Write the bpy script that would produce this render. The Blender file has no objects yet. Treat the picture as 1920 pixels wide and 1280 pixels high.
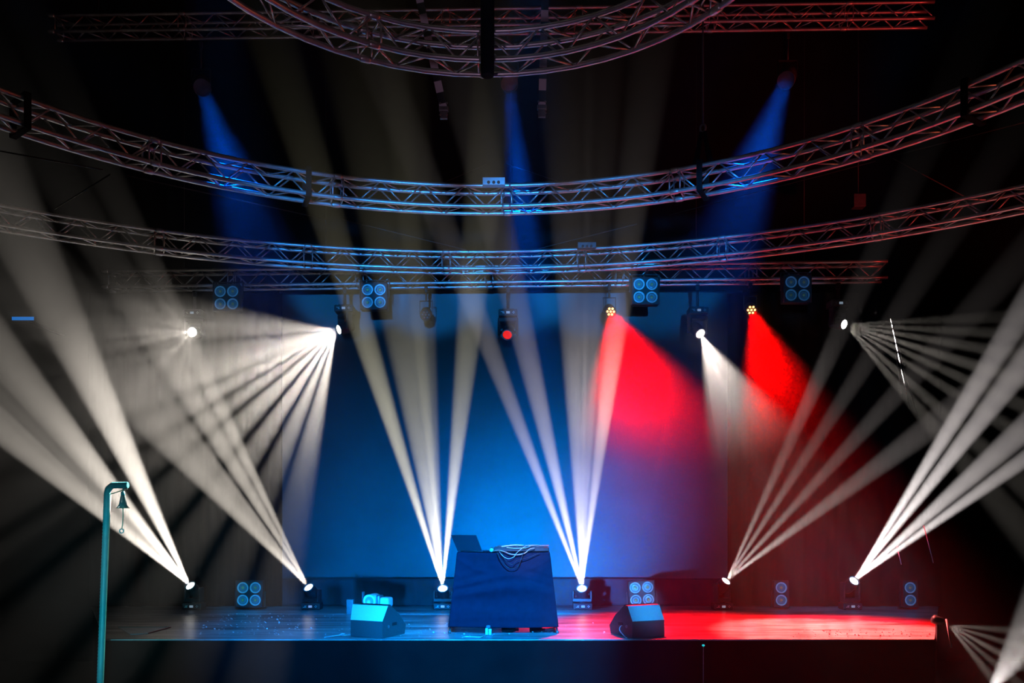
import bpy, bmesh, math, random
from mathutils import Vector, Matrix, Quaternion
random.seed(7)
S = bpy.context.scene
COL = S.collection
PI = math.pi
# ------------------------------------------------------------------ camera, world, exposure
F = 1600.0; EYE = 2.29; HZ = 985.0; STG = 1.0
cam_d = bpy.data.cameras.new('camera'); cam = bpy.data.objects.new('camera', cam_d); COL.objects.link(cam)
cam_d.sensor_width = 36.0; cam_d.lens = F / 1920 * 36; cam_d.shift_y = (HZ - 640) / 1920
cam_d.clip_start = 0.05; cam_d.clip_end = 100
cam.location = (0, 0, EYE); cam.rotation_euler = (PI / 2, 0, 0)
S.camera = cam
S.view_settings.view_transform = 'Standard'; S.view_settings.look = 'None'
S.view_settings.exposure = 0.0; S.view_settings.gamma = 1.0; S.view_settings.use_curve_mapping = False
W = bpy.data.worlds.new('world'); S.world = W; W.use_nodes = True
W.node_tree.nodes['Background'].inputs[0].default_value = (0, 0, 0, 1)
W.node_tree.nodes['Background'].inputs[1].default_value = 0.0
cy = S.cycles
cy.use_adaptive_sampling = False
cy.max_bounces = 4; cy.diffuse_bounces = 0; cy.glossy_bounces = 2; cy.volume_bounces = 0
cy.transmission_bounces = 3; cy.transparent_max_bounces = 8
cy.caustics_reflective = False; cy.caustics_refractive = False
cy.sample_clamp_indirect = 4.0

HAZE = 0.012          # scattering per metre

def P(px, py, d):
    """a point of the hall d metres in front of the camera, from its place in the 1920x1280 photograph"""
    return Vector(((px - 960) * d / F, d, EYE + (HZ - py) * d / F))

def spot(name, loc, target, deg, power, color=(1, 1, 1), blend=0.5, radius=0.05):
    ld = bpy.data.lights.new(name, 'SPOT')
    ld.energy = power; ld.color = color; ld.spot_size = math.radians(deg); ld.spot_blend = blend
    ld.shadow_soft_size = radius
    o = bpy.data.objects.new(name, ld); COL.objects.link(o)
    o.location = loc
    o.rotation_euler = (Vector(target) - Vector(loc)).to_track_quat('-Z', 'Y').to_euler()
    return o

# unseen lamps: blue washes from the front, plus fill spots added around the hall
BLUE = (0.002, 0.27, 1.0)
spot('blue_front_wash', (0.1, 3.3, 4.6), (-0.2, 9.6, 1.15), 25, 15000, BLUE, 0.7, 0.1)
spot('blue_front_wash', (-1.2, 3.3, 4.6), (-2.4, 10.3, 1.0), 24, 7000, BLUE, 1.0, 0.1)
spot('unseen_blue_uplight', (-1.8, 11.0, 1.12), (-1.7, 13.85, 2.0), 90, 420, (0.0, 0.22, 1.0), 1.0, 0.06)  # no fixture; added behind the left wedge to widen the screen's glow
spot('unseen_blue_uplight', (0.25, 11.3, 1.2), (0.5, 13.85, 1.95), 92, 1350, (0.0, 0.22, 1.0), 1.0, 0.06)  # no fixture; hidden behind the table to light the screen
spot('blue_wide_wash', (0.0, 3.3, 4.6), (0.0, 13.0, 1.0), 64, 350, (0.004, 0.36, 1.0), 0.6, 0.1)
spot('blue_accent_fill', (-1.5, 3.3, 4.6), (-4.05, 13.05, 1.2), 7, 2200, (0.004, 0.36, 1.0), 0.8, 0.1)  # narrow fill added to brighten the left floor blinder
for x, y, z, deg, p in ((-2.05, 12.4, 1.2, 5, 3500), (1.97, 13.05, 1.22, 4.5, 5000), (-4.4, 12.9, 5.75, 5, 1200), (4.25, 12.7, 5.8, 5, 700), (1.58, 9.92, 1.28, 4.2, 3000), (-1.66, 9.92, 1.28, 4.2, 1400)): spot('blue_accent_fill', (x * .4, 3.3, 4.6), (x, y, z), deg, p, (0.02, 0.36, 1.0), 0.8, 0.1)  # narrow fills added on single blinders, the white lamp and the wedges
spot('blue_accent_fill', (1.5, 3.3, 4.6), (5.1, 13.05, 1.2), 15, 2600, (0.004, 0.36, 1.0), 0.8, 0.1)  # fill added for the two-eyed blinders at the right
for x in (-2.5, -1.25, 0.0, 1.2, 2.3): spot('blue_truss_wash', (x * .9, 3.3, 4.6), (x, 10.2, 5.78), 12.5, 2600, (0.01, 0.3, 1.0), 0.5, 0.1)
spot('cyan_pole_fill', (-2.1, 2.6, 0.9), (-4.42, 9.2, 1.55), 22, 900, (0.1, 0.8, 1.0), 0.8, 0.1)  # fill spot added low in front to bring out the pole
spot('lilac_table_fill', (0.8, 3.3, 4.6), (0.15, 10.2, 2.02), 6, 1500, (1.0, 0.5, 0.62), 1.0, 0.05)  # fill spot added to give the table cables a pink tint
spot('lilac_truss_fill', (-1.0, -1.2, 1.2), (0.0, 8.5, 8.3), 46, 270, (0.8, 0.52, 0.82), 1.0, 0.2)  # fill spot added behind the camera to lift the trusses
spot('red_truss_fill', (10.5, 7.5, 3.5), (4.6, 8.2, 6.2), 48, 330, (1.0, 0.16, 0.07), 1.0, 0.1)  # added out of view at the right to redden the curved truss
spot('red_truss_fill', (10.8, 9.0, 4.0), (3.2, 12.8, 9.9), 44, 1200, (1.0, 0.05, 0.04), 1.0, 0.1)  # second added red fill, for the high truss

# ------------------------------------------------------------------ materials
def mat(name, base, rough=0.6, metal=0.0, spec=0.4, noise=None, bump=None, emis=None, strength=0.0, sample=False):
    m = bpy.data.materials.new(name); m.use_nodes = True
    nt = m.node_tree; b = nt.nodes['Principled BSDF']
    b.inputs['Base Color'].default_value = (*base, 1); b.inputs['Roughness'].default_value = rough
    b.inputs['Metallic'].default_value = metal; b.inputs['Specular IOR Level'].default_value = spec
    tc = nt.nodes.new('ShaderNodeTexCoord')
    if noise:
        col2, scale = noise
        n = nt.nodes.new('ShaderNodeTexNoise'); n.inputs['Scale'].default_value = scale; n.inputs['Detail'].default_value = 5
        r = nt.nodes.new('ShaderNodeValToRGB'); r.color_ramp.elements[0].position = 0.35; r.color_ramp.elements[1].position = 0.7
        r.color_ramp.elements[0].color = (*base, 1); r.color_ramp.elements[1].color = (*col2, 1)
        nt.links.new(tc.outputs['Object'], n.inputs['Vector']); nt.links.new(n.outputs['Fac'], r.inputs['Fac'])
        nt.links.new(r.outputs['Color'], b.inputs['Base Color'])
    if bump:
        sc, st = bump
        n2 = nt.nodes.new('ShaderNodeTexNoise'); n2.inputs['Scale'].default_value = sc
        bp = nt.nodes.new('ShaderNodeBump'); bp.inputs['Strength'].default_value = st; bp.inputs['Distance'].default_value = 0.01
        nt.links.new(tc.outputs['Object'], n2.inputs['Vector']); nt.links.new(n2.outputs['Fac'], bp.inputs['Height'])
        nt.links.new(bp.outputs['Normal'], b.inputs['Normal'])
    if emis:
        b.inputs['Emission Color'].default_value = (*emis, 1); b.inputs['Emission Strength'].default_value = strength
        m.cycles.emission_sampling = 'AUTO' if sample else 'NONE'
    return m

M = {}
M['black_wall'] = mat('black_wall', (0.006, 0.006, 0.0065), 0.95, 0, 0.1, noise=((0.009, 0.009, 0.0095), 3))
M['hall_floor'] = mat('hall_floor', (0.006, 0.0055, 0.0055), 0.8, 0, 0.15, noise=((0.01, 0.009, 0.009), 4))
M['skirt'] = mat('skirt', (0.005, 0.0045, 0.0045), 0.9, 0, 0.05, noise=((0.008, 0.0075, 0.007), 2))
M['alu'] = mat('alu', (0.6, 0.58, 0.57), 0.4, 0.88, noise=((0.45, 0.43, 0.42), 9))
M['black_metal'] = mat('black_metal', (0.02, 0.02, 0.022), 0.45, 0.0, noise=((0.032, 0.032, 0.034), 30))
M['grey_metal'] = mat('grey_metal', (0.2, 0.2, 0.21), 0.4, 0.3, noise=((0.15, 0.15, 0.16), 20))
M['curtain'] = mat('curtain', (0.011, 0.01, 0.0105), 0.95, 0, 0.05)
M['drape'] = mat('drape', (0.06, 0.06, 0.065), 0.95, 0, 0.1, noise=((0.09, 0.09, 0.095), 3))
M['screen'] = mat('screen', (0.22, 0.22, 0.225), 0.9, 0, 0.1, noise=((0.25, 0.25, 0.255), 1.5))
M['cloth'] = mat('cloth', (0.012, 0.013, 0.03), 0.9, 0, 0.1, noise=((0.016, 0.017, 0.038), 14), bump=(240, 0.15))
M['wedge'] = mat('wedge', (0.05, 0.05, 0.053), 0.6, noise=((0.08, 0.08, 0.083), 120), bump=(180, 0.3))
M['wedge_top_lit'] = mat('wedge_top_lit', (0.7, 0.72, 0.75), 0.6, noise=((0.6, 0.62, 0.65), 120), bump=(180, 0.3))  # paler copy of wedge; light on the sloped panel put into its colour
M['grille'] = mat('grille', (0.012, 0.012, 0.013), 0.6, noise=((0.025, 0.025, 0.026), 160))
M['plastic'] = mat('plastic', (0.02, 0.02, 0.025), 0.35, noise=((0.03, 0.03, 0.035), 40))
M['laptop'] = mat('laptop', (0.07, 0.07, 0.1), 0.45, 0.1, noise=((0.08, 0.08, 0.11), 8))
M['white_plastic'] = mat('white_plastic', (0.75, 0.76, 0.76), 0.4, noise=((0.68, 0.69, 0.7), 30))
M['ring'] = mat('ring', (0.9, 0.92, 0.93), 0.35, 0.0, noise=((0.8, 0.82, 0.83), 20))
M['bowl'] = mat('bowl', (0.4, 0.43, 0.46), 0.25, 0.2, noise=((0.34, 0.37, 0.4), 20))
M['amber'] = mat('amber', (0.95, 0.6, 0.25), 0.4, noise=((0.85, 0.5, 0.18), 60))
M['orange_cable'] = mat('orange_cable', (0.85, 0.4, 0.3), 0.5, noise=((0.75, 0.33, 0.25), 30))
M['white_cable'] = mat('white_cable', (0.8, 0.75, 0.8), 0.5, noise=((0.7, 0.66, 0.7), 30))
M['black_cable'] = mat('black_cable', (0.01, 0.01, 0.015), 0.5, noise=((0.02, 0.02, 0.025), 30))
M['red_plastic'] = mat('red_plastic', (0.5, 0.03, 0.03), 0.4, noise=((0.4, 0.02, 0.02), 30))
M['webbing'] = mat('webbing', (0.75, 0.72, 0.78), 0.8)
M['steel_rope'] = mat('steel_rope', (0.05, 0.048, 0.046), 0.7, 0.0, 0.2, noise=((0.04, 0.038, 0.036), 60))
M['teal'] = mat('teal', (0.06, 0.5, 0.55), 0.4, noise=((0.05, 0.42, 0.48), 12))
M['pale_trim'] = mat('pale_trim', (0.8, 0.75, 0.55), 0.4, noise=((0.7, 0.65, 0.45), 12))
M['sheet'] = mat('sheet', (0.45, 0.55, 0.62), 0.5, noise=((0.3, 0.42, 0.5), 9))
M['confetti'] = mat('confetti', (0.85, 0.85, 0.85), 0.4, noise=((0.7, 0.72, 0.75), 3))
M['tape'] = mat('tape', (0.5, 0.5, 0.5), 0.6, noise=((0.4, 0.4, 0.4), 20))
M['thread'] = mat('thread', (0.6, 0.56, 0.58), 0.4, noise=((0.5, 0.47, 0.48), 20))
M['lens_white'] = mat('lens_white', (0.8, 0.8, 0.8), 0.2, emis=(1.0, 0.97, 0.92), strength=9)
M['lens_dark'] = mat('lens_dark', (0.05, 0.05, 0.06), 0.1, noise=((0.07, 0.07, 0.08), 20))
M['lens_rim'] = mat('lens_rim', (0.6, 0.62, 0.65), 0.3, 0.2, noise=((0.5, 0.52, 0.55), 20))
M['led_red'] = mat('led_red', (0.8, 0.3, 0.2), 0.3, emis=(1.0, 0.42, 0.12), strength=5)
M['led_blue'] = mat('led_blue', (0.1, 0.2, 0.8), 0.3, emis=(0.0, 0.12, 1.0), strength=0.9)
M['red_reflection'] = mat('red_reflection', (0.4, 0.02, 0.02), 0.15, emis=(1.0, 0.02, 0.01), strength=0.8)  # red light mirrored in an unlit lens, put in as emission
M['par_red'] = mat('par_red', (0.4, 0.02, 0.02), 0.2, emis=(1.0, 0.01, 0.005), strength=3.0)
M['display'] = mat('display', (0.3, 0.35, 0.4), 0.3, emis=(0.6, 0.8, 1.0), strength=0.25)
M['blue_strip_glow'] = mat('blue_strip_glow', (0.05, 0.2, 0.6), 0.4, emis=(0.0, 0.14, 0.5), strength=0.9)  # emission stands in for blue light falling on the strip
M['teal_led'] = mat('teal_led', (0.05, 0.4, 0.4), 0.4, emis=(0.0, 0.5, 0.5), strength=1.0)

def glass_mat():
    m = bpy.data.materials.new('clear_glass'); m.use_nodes = True
    b = m.node_tree.nodes['Principled BSDF']
    b.inputs['Base Color'].default_value = (0.75, 0.95, 0.95, 1); b.inputs['Roughness'].default_value = 0.15
    b.inputs['Transmission Weight'].default_value = 0.7
    return m
M['glass'] = glass_mat()

def banded(m, c2, scale, axis):
    """woven bands across a strap, or ribs along a hose"""
    nt = m.node_tree; b = nt.nodes['Principled BSDF']
    tc = nt.nodes.new('ShaderNodeTexCoord'); w = nt.nodes.new('ShaderNodeTexWave')
    w.bands_direction = axis; w.inputs['Scale'].default_value = scale
    r = nt.nodes.new('ShaderNodeValToRGB'); r.color_ramp.elements[0].position = 0.45; r.color_ramp.elements[1].position = 0.55
    r.color_ramp.elements[0].color = b.inputs['Base Color'].default_value[:]; r.color_ramp.elements[1].color = (*c2, 1)
    nt.links.new(tc.outputs['Object'], w.inputs['Vector']); nt.links.new(w.outputs['Fac'], r.inputs['Fac'])
    nt.links.new(r.outputs['Color'], b.inputs['Base Color'])
banded(M['webbing'], (0.02, 0.02, 0.03), 1.3, 'Z')

def deck_mat():
    m = bpy.data.materials.new('stage_deck'); m.use_nodes = True
    nt = m.node_tree; b = nt.nodes['Principled BSDF']; L = nt.links.new
    tc = nt.nodes.new('ShaderNodeTexCoord')
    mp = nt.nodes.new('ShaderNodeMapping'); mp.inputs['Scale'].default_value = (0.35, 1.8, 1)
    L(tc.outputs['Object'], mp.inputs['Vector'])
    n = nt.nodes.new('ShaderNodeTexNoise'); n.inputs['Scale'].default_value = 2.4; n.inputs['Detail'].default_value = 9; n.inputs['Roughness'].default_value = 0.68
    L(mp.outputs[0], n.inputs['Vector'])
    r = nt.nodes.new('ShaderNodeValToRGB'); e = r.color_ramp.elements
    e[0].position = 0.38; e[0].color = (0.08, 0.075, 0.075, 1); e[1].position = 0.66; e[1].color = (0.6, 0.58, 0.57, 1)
    L(n.outputs['Fac'], r.inputs['Fac'])
    # scuffs and dust: small pale flecks
    v = nt.nodes.new('ShaderNodeTexNoise'); v.inputs['Scale'].default_value = 26; v.inputs['Detail'].default_value = 4
    L(tc.outputs['Object'], v.inputs['Vector'])
    rv = nt.nodes.new('ShaderNodeValToRGB'); rv.color_ramp.elements[0].position = 0.62; rv.color_ramp.elements[1].position = 0.72
    L(v.outputs['Fac'], rv.inputs['Fac'])
    mx = nt.nodes.new('ShaderNodeMix'); mx.data_type = 'RGBA'
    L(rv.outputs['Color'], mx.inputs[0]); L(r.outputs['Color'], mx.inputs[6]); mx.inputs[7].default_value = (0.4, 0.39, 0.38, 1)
    L(mx.outputs[2], b.inputs['Base Color'])
    b.inputs['Roughness'].default_value = 0.33; b.inputs['Specular IOR Level'].default_value = 0.45
    return m
M['deck'] = deck_mat()

# ------------------------------------------------------------------ mesh tools
class MB:
    def __init__(s): s.bm = bmesh.new()
    def box(s, c, size, rot=None, bevel=0.0):
        r = bmesh.ops.create_cube(s.bm, size=1.0)
        vs = r['verts']
        if bevel:
            for v in vs: v.co = Vector((v.co.x * size[0], v.co.y * size[1], v.co.z * size[2]))
            es = list({e for v in vs for e in v.link_edges})
            rb = bmesh.ops.bevel(s.bm, geom=es, offset=bevel, segments=2, affect='EDGES', profile=0.5)
            vs = list({v for f in rb['faces'] for v in f.verts} | {v for v in vs if v.is_valid})
            mt = Matrix.Translation(c) @ (rot.to_4x4() if rot else Matrix())
        else:
            mt = Matrix.Translation(c) @ (rot.to_4x4() if rot else Matrix()) @ Matrix.Diagonal((*size, 1))
        bmesh.ops.transform(s.bm, matrix=mt, verts=vs)
        return s
    def poly(s, pts, faces):
        vs = [s.bm.verts.new(p) for p in pts]
        for f in faces: s.bm.faces.new([vs[i] for i in f])
        return s
    def path(s, pts, r, n=8, closed=False):
        pts = [Vector(p) for p in pts]; N = len(pts); rings = []
        t0 = (pts[1] - pts[0]).normalized()
        up = Vector((0, 0, 1)) if abs(t0.z) < 0.9 else Vector((1, 0, 0))
        for i, p in enumerate(pts):
            a = pts[(i - 1) % N] if (closed or i > 0) else p
            b = pts[(i + 1) % N] if (closed or i < N - 1) else p
            t = (b - a).normalized()
            x = t.cross(up)
            if x.length < 1e-5: x = t.cross(Vector((0, 1, 0)))
            x.normalize(); y = x.cross(t)
            up = y if not closed else up
            rr = r[i] if isinstance(r, (list, tuple)) else r
            rings.append([s.bm.verts.new(p + rr * (x * math.cos(2 * PI * k / n) + y * math.sin(2 * PI * k / n))) for k in range(n)])
        for i in range(N if closed else N - 1):
            A, B = rings[i], rings[(i + 1) % N]
            for k in range(n):
                f = s.bm.faces.new((A[k], A[(k + 1) % n], B[(k + 1) % n], B[k])); f.smooth = True
        if not closed:
            s.bm.faces.new(rings[0][::-1]); s.bm.faces.new(rings[-1])
        return s
    def tube(s, a, b, r, n=8): return s.path([a, b], r, n)
    def lathe(s, prof, n=24, mt=None, cap0=True, cap1=True):
        mt = mt or Matrix(); rings = []
        for r, z in prof:
            rings.append([s.bm.verts.new(mt @ Vector((r * math.cos(2 * PI * k / n), r * math.sin(2 * PI * k / n), z))) for k in range(n)])
        for A, B in zip(rings, rings[1:]):
            for k in range(n):
                f = s.bm.faces.new((A[k], A[(k + 1) % n], B[(k + 1) % n], B[k])); f.smooth = True
        if cap0: s.bm.faces.new(rings[0][::-1])
        if cap1: s.bm.faces.new(rings[-1])
        return s
    def build(s, name, m, parent=None, loc=(0, 0, 0), rot=None):
        bmesh.ops.recalc_face_normals(s.bm, faces=s.bm.faces)
        me = bpy.data.meshes.new(name); s.bm.to_mesh(me); s.bm.free()
        me.materials.append(M[m] if isinstance(m, str) else m)
        o = bpy.data.objects.new(name, me); COL.objects.link(o)
        o.location = loc
        if rot is not None: o.rotation_euler = rot
        if parent: o.parent = parent
        return o

def tag(o, label, cat, group=None, kind=None):
    o['label'] = label; o['category'] = cat
    if group: o['group'] = group
    if kind: o['kind'] = kind
    return o
def thing(name, label, cat, loc=(0, 0, 0), rot=(0, 0, 0), group=None):
    o = bpy.data.objects.new(name, None); COL.objects.link(o)
    o.location = loc; o.rotation_euler = rot; o.empty_display_size = 0.2
    return tag(o, label, cat, group)
def struct(name, mb, m):
    o = mb.build(name, m); o['kind'] = 'structure'; return o
def rotz(a): return Matrix.Rotation(a, 3, 'Z')
def euler_to(d): return Vector(d).to_track_quat('Z', 'Y').to_euler()

# ------------------------------------------------------------------ the hall
HW, Y0, Y1, HT = 12.0, -3.0, 14.4, 11.6
struct('floor', MB().box((0, (Y0 + Y1) / 2, -0.05), (2 * HW + .4, Y1 - Y0 + .4, 0.1)), 'hall_floor')
struct('ceiling', MB().box((0, (Y0 + Y1) / 2, HT + 0.05), (2 * HW + .4, Y1 - Y0 + .4, 0.1)), 'black_wall')
struct('wall_back', MB().box((0, Y1 + 0.05, HT / 2), (2 * HW, 0.1, HT)), 'black_wall')
struct('wall_front', MB().box((0, Y0 - 0.05, HT / 2), (2 * HW, 0.1, HT)), 'black_wall')
struct('wall_left', MB().box((-HW - 0.05, (Y0 + Y1) / 2, HT / 2), (0.1, Y1 - Y0, HT)), 'black_wall')
struct('wall_right', MB().box((HW + 0.05, (Y0 + Y1) / 2, HT / 2), (0.1, Y1 - Y0, HT)), 'black_wall')

# stage: flares towards the back
FY, BY = 9.68, 14.0
fl, fr = P(196, 1198, FY).x, P(1752, 1198, FY).x
bl, br = P(170, 1138, BY).x, P(1760, 1138, BY).x
stage = thing('stage', 'low black stage with a worn glossy deck across the hall', 'stage', (0, FY, 0))
def W2(p): return (p[0], p[1] - FY, p[2])
d0, d1 = STG - 0.012, STG
pts = [W2(p) for p in [(fl, FY, d0), (fr, FY, d0), (br, BY, d0), (bl, BY, d0), (fl, FY, d1), (fr, FY, d1), (br, BY, d1), (bl, BY, d1)]]
HEX = [(0, 3, 2, 1), (4, 5, 6, 7), (0, 1, 5, 4), (1, 2, 6, 5), (2, 3, 7, 6), (3, 0, 4, 7)]
MB().poly(pts, HEX).build('deck', 'deck', stage)
pts = [W2(p) for p in [(fl + .003, FY + .003, 0), (fr - .003, FY + .003, 0), (br - .03, BY, 0), (bl + .03, BY, 0), (fl + .003, FY + .003, d0), (fr - .003, FY + .003, d0), (br - .03, BY, d0), (bl + .03, BY, d0)]]
MB().poly(pts, HEX).build('skirt', 'skirt', stage)
for x0, x1, d, w in ((215, 1270, 12.45, .012), (1285, 1500, 10.9, .01), (700, 860, 10.3, .008)):   # seams taped across the deck
    a, b = P(x0, 0, d).x, P(x1, 0, d).x
    MB().box(((a + b) / 2, d - FY, STG + .001), (b - a, w, .002)).build('tape_line', 'tape', stage)
a, b = P(1252, 0, 10.9), P(1300, 0, 10.2)
MB().poly([(a.x, a.y - FY, STG + .002), (a.x + .012, a.y - FY, STG + .002), (b.x + .012, b.y - FY, STG + .002), (b.x, b.y - FY, STG + .002)], [(0, 1, 2, 3)]).build('tape_line', 'tape', stage)

# projection screen and drapes
SD = 13.85
s0, s1 = P(524, 1087, SD), P(1392, 545, SD)
scr = thing('projection_screen', 'large pale projection screen hanging behind the stage, lit blue', 'screen', ((s0.x + s1.x) / 2, SD, s0.z))
w_, h_ = s1.x - s0.x, s1.z - s0.z
MB().box((0, 0, h_ / 2), (w_, .02, h_)).build('screen_fabric', 'screen', scr)
MB().tube((-w_ / 2, -.015, 0), (w_ / 2, -.015, 0), .016, 10).build('bottom_bar', 'grey_metal', scr)
for x in (-w_ * .4, 0, w_ * .4): MB().tube((x, 0, h_), (x, 0, HT - s0.z), .005, 6).build('hanging_wire', 'black_metal', scr)
for px0, px1 in ((717, 732), (735, 763), (1300, 1322)):
    xa = P(px0, 0, SD).x - scr.location.x; xb = P(px1, 0, SD).x - scr.location.x
    MB().box(((xa + xb) / 2, -.03, .004), (xb - xa, .035, .05)).build('bar_clamp', 'black_metal', scr)

def curtain(name, label, x0, x1, d, z0, z1, m, amp=.05, period=.33, seed=1, cat='curtain'):
    rnd = random.Random(seed); mb = MB(); nx = int((x1 - x0) / .035); nz = 10
    ph = [rnd.uniform(0, 6.28) for _ in range(5)]
    def off(x, t):
        u = x / period * 2 * PI
        return amp * (math.sin(u + ph[0] + 1.2 * math.sin(x * 1.7 + ph[1])) + .45 * math.sin(2.3 * u + ph[2] + .6 * t)) * (.75 + .25 * math.sin(x * .9 + ph[3]))
    V = [[mb.bm.verts.new((x0 + (x1 - x0) * i / nx, d + off(x0 + (x1 - x0) * i / nx, k / nz), z0 + (z1 - z0) * k / nz)) for i in range(nx + 1)] for k in range(nz + 1)]
    for k in range(nz):
        for i in range(nx):
            f = mb.bm.faces.new((V[k][i], V[k][i + 1], V[k + 1][i + 1], V[k + 1][i])); f.smooth = True
    o = mb.build(name, m)
    md = o.modifiers.new('thickness', 'SOLIDIFY'); md.thickness = .008
    return tag(o, label, cat)
curtain('stage_drape', 'dark blue-lit pleated drape below the projection screen', P(500, 0, 13.7).x, P(1385, 0, 13.7).x, 13.72, STG + .005, 1.44, 'drape', .022, .5, 3, 'drape')
curtain('stage_curtain', 'black stage curtain at the left of the projection screen', P(165, 0, 13.6).x, P(528, 0, 13.6).x, 13.62, STG + .005, 6.0, 'curtain', .045, .4, 5)
curtain('stage_curtain', 'black pleated stage curtain at the right of the projection screen, tinted red', P(1366, 0, 13.6).x, P(1765, 0, 13.6).x, 13.62, STG + .005, 6.0, 'curtain', .045, .4, 9)

# ------------------------------------------------------------------ trusses
HS = 0.12
def truss(name, label, line, up_vec=Vector((0, 0, 1)), closed=False, sect=7, bay=0.25, rc=.025, rb=.009, skip_first=False):
    """line: evenly spaced centre points (bay apart); square box truss with four chords and zigzag lattices"""
    N = len(line)
    c0 = sum(line, Vector()) / N
    t = thing(name, label, 'truss', c0)
    fr = []
    for i, p in enumerate(line):
        a = line[(i - 1) % N] if (closed or i) else p
        b = line[(i + 1) % N] if (closed or i < N - 1) else p
        tg = (b - a).normalized(); side = tg.cross(up_vec).normalized(); fr.append((p - c0, side, tg))
    def cp(i, s, u):
        p, sd, tg = fr[i % N]; return p + sd * (s * HS) + up_vec * (u * HS)
    corners = [(-1, -1), (1, -1), (1, 1), (-1, 1)]
    for s, u in corners:
        MB().path([cp(i, s, u) for i in range(N)], rc, 10, closed).build('chord', 'alu', t)
    M_ = N if closed else N - 1
    k = 0
    while k < M_:
        e = min(k + sect, M_)
        for q in range(4):
            A, B = corners[q], corners[(q + 1) % 4]
            mb = MB()
            for i in range(k, e):
                flip = (i - k + (q // 2)) % 2
                pa, pb = (A, B) if flip else (B, A)
                p0, p1 = cp(i, *pa), cp(i + 1, *pb)
                dd = p1 - p0
                mb.tube(p0 + dd * .07, p1 - dd * .07, rb, 6)
            mb.build('lattice', 'alu', t)
        mb = MB()                                             # the end frame and couplers where two sections meet
        for dlt in ((-.06, .06) if (k > 0 or closed) else (.05,)):
            pts_ = [cp(k, s, u) + fr[k % N][2] * dlt for s, u in corners]
            for q in range(4): mb.tube(pts_[q], pts_[(q + 1) % 4], rb, 6)
        for s, u in corners:
            c = cp(k, s, u); g = fr[k % N][2]
            mb.path([c - g * .05, c - g * .03, c + g * .03, c + g * .05], [.027, .032, .032, .027], 10)
        mb.build('coupler', 'alu', t)
        k += sect
    return t
def arc(cx, cy_, R, a0, a1, z, bay=.25, closed=False):
    n = int(round(R * abs(a1 - a0) / bay))
    return [Vector((cx + R * math.sin(a0 + (a1 - a0) * i / n), cy_ + R * math.cos(a0 + (a1 - a0) * i / n), z)) for i in range(n if closed else n + 1)]
def line(a, b, bay=.25):
    n = int(round((b - a).length / bay)); return [a.lerp(b, i / n) for i in range(n + 1)]
RZ = EYE + 3.88
t_ring = truss('ring_truss', 'small round truss ring at the top edge, nearest the camera', arc(-.231, 5.3, 2.066, 0, 2 * PI, EYE + 4.075, closed=True), closed=True, sect=8)
t_mid = truss('curved_truss', 'upper curved truss arc under the blue lamps, a small box on it', arc(-.31, 4.6, 5.568, -1.75, 1.75, RZ), sect=8)
t_far = truss('curved_truss', 'lower curved truss arc just above the row of stage lamps', arc(-.594, 2.3, 10.30, -1.2, 1.2, RZ), sect=8)
BT0, BT1 = P(205, 527, 13.35), P(1658, 509, 12.85); BT1.z = BT0.z = EYE + 3.82
t_back = truss('straight_truss', 'straight truss over the back of the stage holding the stage lamps', line(BT0, BT1), sect=8)
UT0, UT1 = P(105, 53, 13.0), P(1745, 28, 12.66); UT1.z = UT0.z
t_up = truss('straight_truss', 'high straight truss near the ceiling holding three blue lamps', line(UT0, UT1), sect=8)

def back_y(px):      # depth of the back truss at a pixel column
    x0 = BT0; v = BT1 - BT0
    k = (px - 960) / F
    s = (k * x0.y - x0.x) / (v.x - k * v.y)
    return x0.y + s * v.y
def up_y(px):
    k = (px - 960) / F; v = UT1 - UT0
    return UT0.y + (k * UT0.y - UT0.x) / (v.x - k * v.y) * v.y
# steel hangers carrying the trusses
def hanger(t, x, y, z):
    c = t.location
    MB().tube(Vector((x, y, z)) - c, Vector((x, y, HT)) - c, .006, 6).build('hanging_wire', 'black_metal', t)
for t, pts_ in ((t_back, (BT0.lerp(BT1, .1), BT0.lerp(BT1, .9))), (t_up, (UT0.lerp(UT1, .05), UT0.lerp(UT1, .95)))):
    for p in pts_: hanger(t, p.x, p.y, p.z + .12)
for t, cx, cyy, R, angs in ((t_mid, -.31, 4.6, 5.568, (-1.3, 1.3)), (t_far, -.594, 2.3, 10.3, (-.85, .85)), (t_ring, -.231, 5.3, 2.066, (-2, 2))):
    for a in angs: hanger(t, cx + R * math.sin(a), cyy + R * math.cos(a), RZ + .12)

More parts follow.
